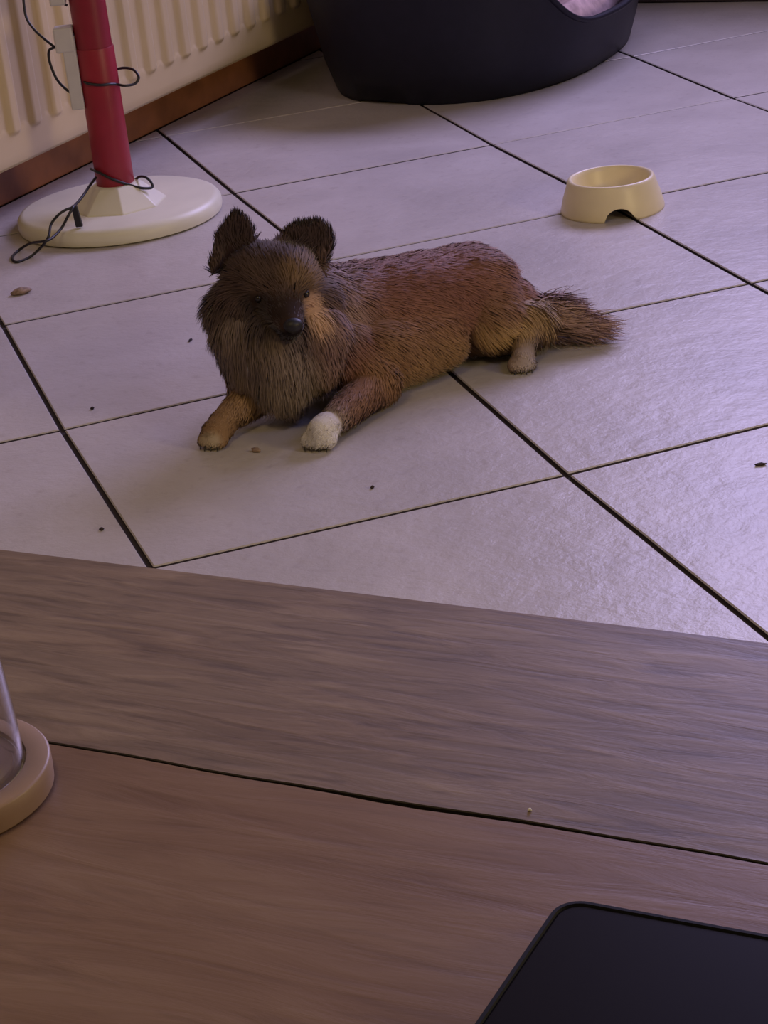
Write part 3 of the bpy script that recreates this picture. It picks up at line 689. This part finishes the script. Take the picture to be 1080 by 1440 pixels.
def colour(p):
    d = P1 - P0; w = p[:, None, :] - P0[None]; t = np.clip((w * d).sum(-1) / np.maximum((d * d).sum(-1), 1e-9), 0, 1)
    dist = np.linalg.norm(w - t[..., None] * d, axis=-1) - (R0 + (R1 - R0) * t)
    k = np.exp(-np.clip(dist - dist.min(1, keepdims=True), 0, 1) / 0.007); k /= k.sum(1, keepdims=True)
    c = k @ CC; fl = k @ FL; ln = k @ LN
    def spot(x, y, z, r, col, amt=1.0, soft=0.5):
        nonlocal c
        q = np.linalg.norm((p - np.array([x, y, z])) / np.array(r), axis=1); a = np.clip((1 - q) / soft, 0, 1) * amt; a = a * a * (3 - 2 * a)
        c = c * (1 - a[:, None]) + np.array(col) * a[:, None]
    # local depth axis: x right, z up; markings of the coat and painted rim light
    spot(0.47, 0.36, 0.02, (0.16, 0.08, 0.06), GOLD, 0.8)                 # golden fringe along the belly
    spot(0.385, 0.34, 0.05, (0.05, 0.06, 0.05), (0.26, 0.14, 0.06), 0.7)
    spot(0.575, 0.375, 0.050, (0.050, 0.05, 0.030), CREAM, 0.9, 0.8)             # pale feathering of the thigh
    spot(0.303, 0.335, 0.195, (0.040, 0.05, 0.026), (0.19, 0.115, 0.055), 0.9)  # tan brow
    spot(0.258, 0.325, 0.152, (0.055, 0.06, 0.036), (0.040, 0.026, 0.021), 0.75, 0.7)   # dark mask
    spot(0.352, 0.375, 0.125, (0.034, 0.06, 0.05), (0.36, 0.24, 0.21), 0.8, 0.8)        # rim light on the ruff, painted as a paler crest
    spot(0.306, 0.318, 0.151, (0.019, 0.035, 0.027), (0.62, 0.40, 0.27), 1.0)   # cream cheek patch beside the muzzle
    spot(0.262, 0.310, 0.166, (0.034, 0.050, 0.016), (0.035, 0.022, 0.018), 0.8)   # dark bridge of the muzzle
    spot(0.240, 0.335, 0.172, (0.024, 0.03, 0.012), (0.035, 0.022, 0.018), 0.8)
    spot(0.268, 0.290, 0.136, (0.032, 0.04, 0.014), (0.02, 0.014, 0.013), 1.0)
    spot(0.262, 0.330, 0.075, (0.06, 0.08, 0.06), (0.29, 0.225, 0.175), 0.7)
    spot(0.278, 0.240, 0.014, (0.026, 0.026, 0.03), WHITE, 1.0)
    spot(0.148, 0.310, 0.010, (0.022, 0.022, 0.02), (0.55, 0.45, 0.32), 0.9)
    for e0, e1, tp, _k in EARS:
        m = (np.array(e0) + np.array(e1)) / 2 * 0.45 + np.array(tp) * 0.55
        spot(m[0], m[1], m[2], (0.040, 0.045, 0.034), EARC, 1.0, 0.4)
    spot(0.62, 0.47, 0.10, (0.06, 0.08, 0.06), (0.30, 0.15, 0.11), 0.7)
    return c, fl, ln, dist.min(1)
def fur(co, no, me, root, count=150000):
    me.calc_loop_triangles(); nt = len(me.loop_triangles); tr = np.empty(nt * 3, dtype=np.int32); me.loop_triangles.foreach_get('vertices', tr); tr = tr.reshape(-1, 3)
    A, B, Cc = co[tr[:, 0]], co[tr[:, 1]], co[tr[:, 2]]; ar = np.linalg.norm(np.cross(B - A, Cc - A), axis=1)
    cen = (A + B + Cc) / 3; wgt = ar * np.where(cen[:, 2] < 0.003, 0.05, 1.0)
    # denser on the fluffy ruff and tail, and on the paws where hairs are short
    wgt *= np.where((cen[:, 0] > 0.63) & (cen[:, 1] > 0.38), 1.8, 1.0)
    idx = rng.choice(nt, count, p=wgt / wgt.sum()); u = rng.random(count); v = rng.random(count); f = u + v > 1; u[f] = 1 - u[f]; v[f] = 1 - v[f]
    root_p = A[idx] + (B - A)[idx] * u[:, None] + (Cc - A)[idx] * v[:, None]
    N = no[tr[idx, 0]]; N = N / np.linalg.norm(N, axis=1, keepdims=True)
    c, fl, ln, dmin = colour(root_p)
    ear = (dmin > 0.006) & (root_p[:, 2] > 0.17)                     # points far from every capsule are the ears
    up = np.array([0, 0.2, 1.0]); fl = np.where(ear[:, None], up, fl); ln = np.where(ear, 0.017, ln)
    bare = np.zeros(count, bool)
    for e, rr in EYES: bare |= np.linalg.norm(root_p - np.array(e[:]), axis=1) < 0.0085
    bare |= np.linalg.norm((root_p - np.array(NOSE)) / np.array([1.2, 1, 1]), axis=1) < 0.012
    ln = np.where(bare, 0.0015, ln)
    # clumped noise so the coat breaks into locks
    def nz(p, s, ph): return np.sin(p[:, 0] * s + ph) * np.cos(p[:, 1] * s * 1.13 + ph * 2) + np.sin(p[:, 2] * s * 0.93 + ph * 3 + p[:, 0] * s * 0.4)
    jit = np.stack([nz(root_p, 170, 1.0), nz(root_p, 150, 2.3), nz(root_p, 160, 4.1)], 1) * 0.09 + np.stack([nz(root_p, 55, .4), nz(root_p, 61, 3.3), nz(root_p, 47, 5.1)], 1) * 0.07
    T = fl - N * (fl * N).sum(1, keepdims=True); T /= np.maximum(np.linalg.norm(T, axis=1, keepdims=True), 1e-6)
    lift = 0.42 + 0.25 * rng.random(count); fluffy = np.clip((ln - 0.012) / 0.02, 0, 1); lift = lift + 0.15 * fluffy; lift = np.where(ear, 0.55, lift)
    D0 = T + N * lift[:, None] + jit + rng.normal(0, 0.13, (count, 3)); D0 /= np.linalg.norm(D0, axis=1, keepdims=True)
    D1 = T * 1.0 + fl * 0.6 + np.array([0, 0, -0.25]) + N * 0.12 + jit * 1.4 + rng.normal(0, 0.16, (count, 3)); D1 /= np.linalg.norm(D1, axis=1, keepdims=True)
    L = ln * rng.uniform(0.55, 1.15, count); tailm = (root_p[:, 0] > 0.632) & (root_p[:, 2] < 0.075); D0[tailm] += rng.normal(0, 0.32, (int(tailm.sum()), 3)) + np.array([0, 0, 0.08]); D0 /= np.linalg.norm(D0, axis=1, keepdims=True); L = np.where(tailm, L * rng.uniform(0.6, 1.5, count), L)
    wd0 = np.where(ln < 0.008, 0.0007, 0.00085) * rng.uniform(0.7, 1.3, count)
    segs = 4; pts = [root_p - N * 0.001]
    for s in range(1, segs + 1):
        f = s / segs; d = D0 * (1 - f) + D1 * f; d /= np.linalg.norm(d, axis=1, keepdims=True); q = pts[-1] + d * (L / segs)[:, None]
        q[:, 2] = np.maximum(q[:, 2], 0.0012 + 0.004 * rng.random(count) * (q[:, 2] < 0.001)); pts.append(q)
    side = np.cross(D0, N + rng.normal(0, 0.35, (count, 3))); side /= np.maximum(np.linalg.norm(side, axis=1, keepdims=True), 1e-6)
    nvh = 2 * segs + 1; VV = np.empty((count, nvh, 3))
    for s in range(segs):
        wv = (wd0 * (1 - 0.75 * (s / segs) ** 1.5))[:, None]; VV[:, 2 * s] = pts[s] - side * wv; VV[:, 2 * s + 1] = pts[s] + side * wv
    VV[:, 2 * segs] = pts[segs]
    base = (np.arange(count) * nvh)[:, None]
    quads = np.concatenate([base + np.array([2 * s, 2 * s + 1, 2 * s + 3, 2 * s + 2]) for s in range(segs - 1)], 1).reshape(-1, 4)
    tris = (base + np.array([2 * segs - 2, 2 * segs - 1, 2 * segs])).reshape(-1, 3)
    m = bpy.data.meshes.new('fur'); nq, ntt = len(quads), len(tris)
    m.vertices.add(count * nvh); m.vertices.foreach_set('co', VV.ravel())
    m.loops.add(nq * 4 + ntt * 3); m.loops.foreach_set('vertex_index', np.concatenate([quads.ravel(), tris.ravel()]).astype(np.int32))
    m.polygons.add(nq + ntt); m.polygons.foreach_set('loop_start', np.concatenate([np.arange(nq) * 4, nq * 4 + np.arange(ntt) * 3]).astype(np.int32))
    m.update(calc_edges=True); m.polygons.foreach_set('use_smooth', np.ones(nq + ntt, bool))
    tone = rng.normal(1, 0.08, (count, 1)) * (1 + 0.05 * nz(root_p, 90, 7)[:, None]); cc = np.clip(c * tone, 0.004, 0.9)
    C4 = np.ones((count, nvh, 4))
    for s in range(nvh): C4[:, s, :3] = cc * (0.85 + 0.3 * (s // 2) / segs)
    C4 = np.clip(C4, 0, 1)
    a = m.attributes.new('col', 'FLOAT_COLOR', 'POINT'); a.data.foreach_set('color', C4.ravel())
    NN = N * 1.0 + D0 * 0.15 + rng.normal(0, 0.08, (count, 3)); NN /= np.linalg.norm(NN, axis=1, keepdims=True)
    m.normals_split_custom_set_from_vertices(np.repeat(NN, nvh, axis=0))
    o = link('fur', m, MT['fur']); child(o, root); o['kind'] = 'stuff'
make_dog()

# ------------------------------------------------------------------ turn the finished layout so the walls run along the axes
done = set()
for o in list(COL.objects):
    if o.type in ('CAMERA', 'LIGHT'): continue
    if o.parent is None: o.location = ROT @ o.location
    if o.type == 'MESH' and o.data.name not in done:
        done.add(o.data.name); o.data.transform(ROT)
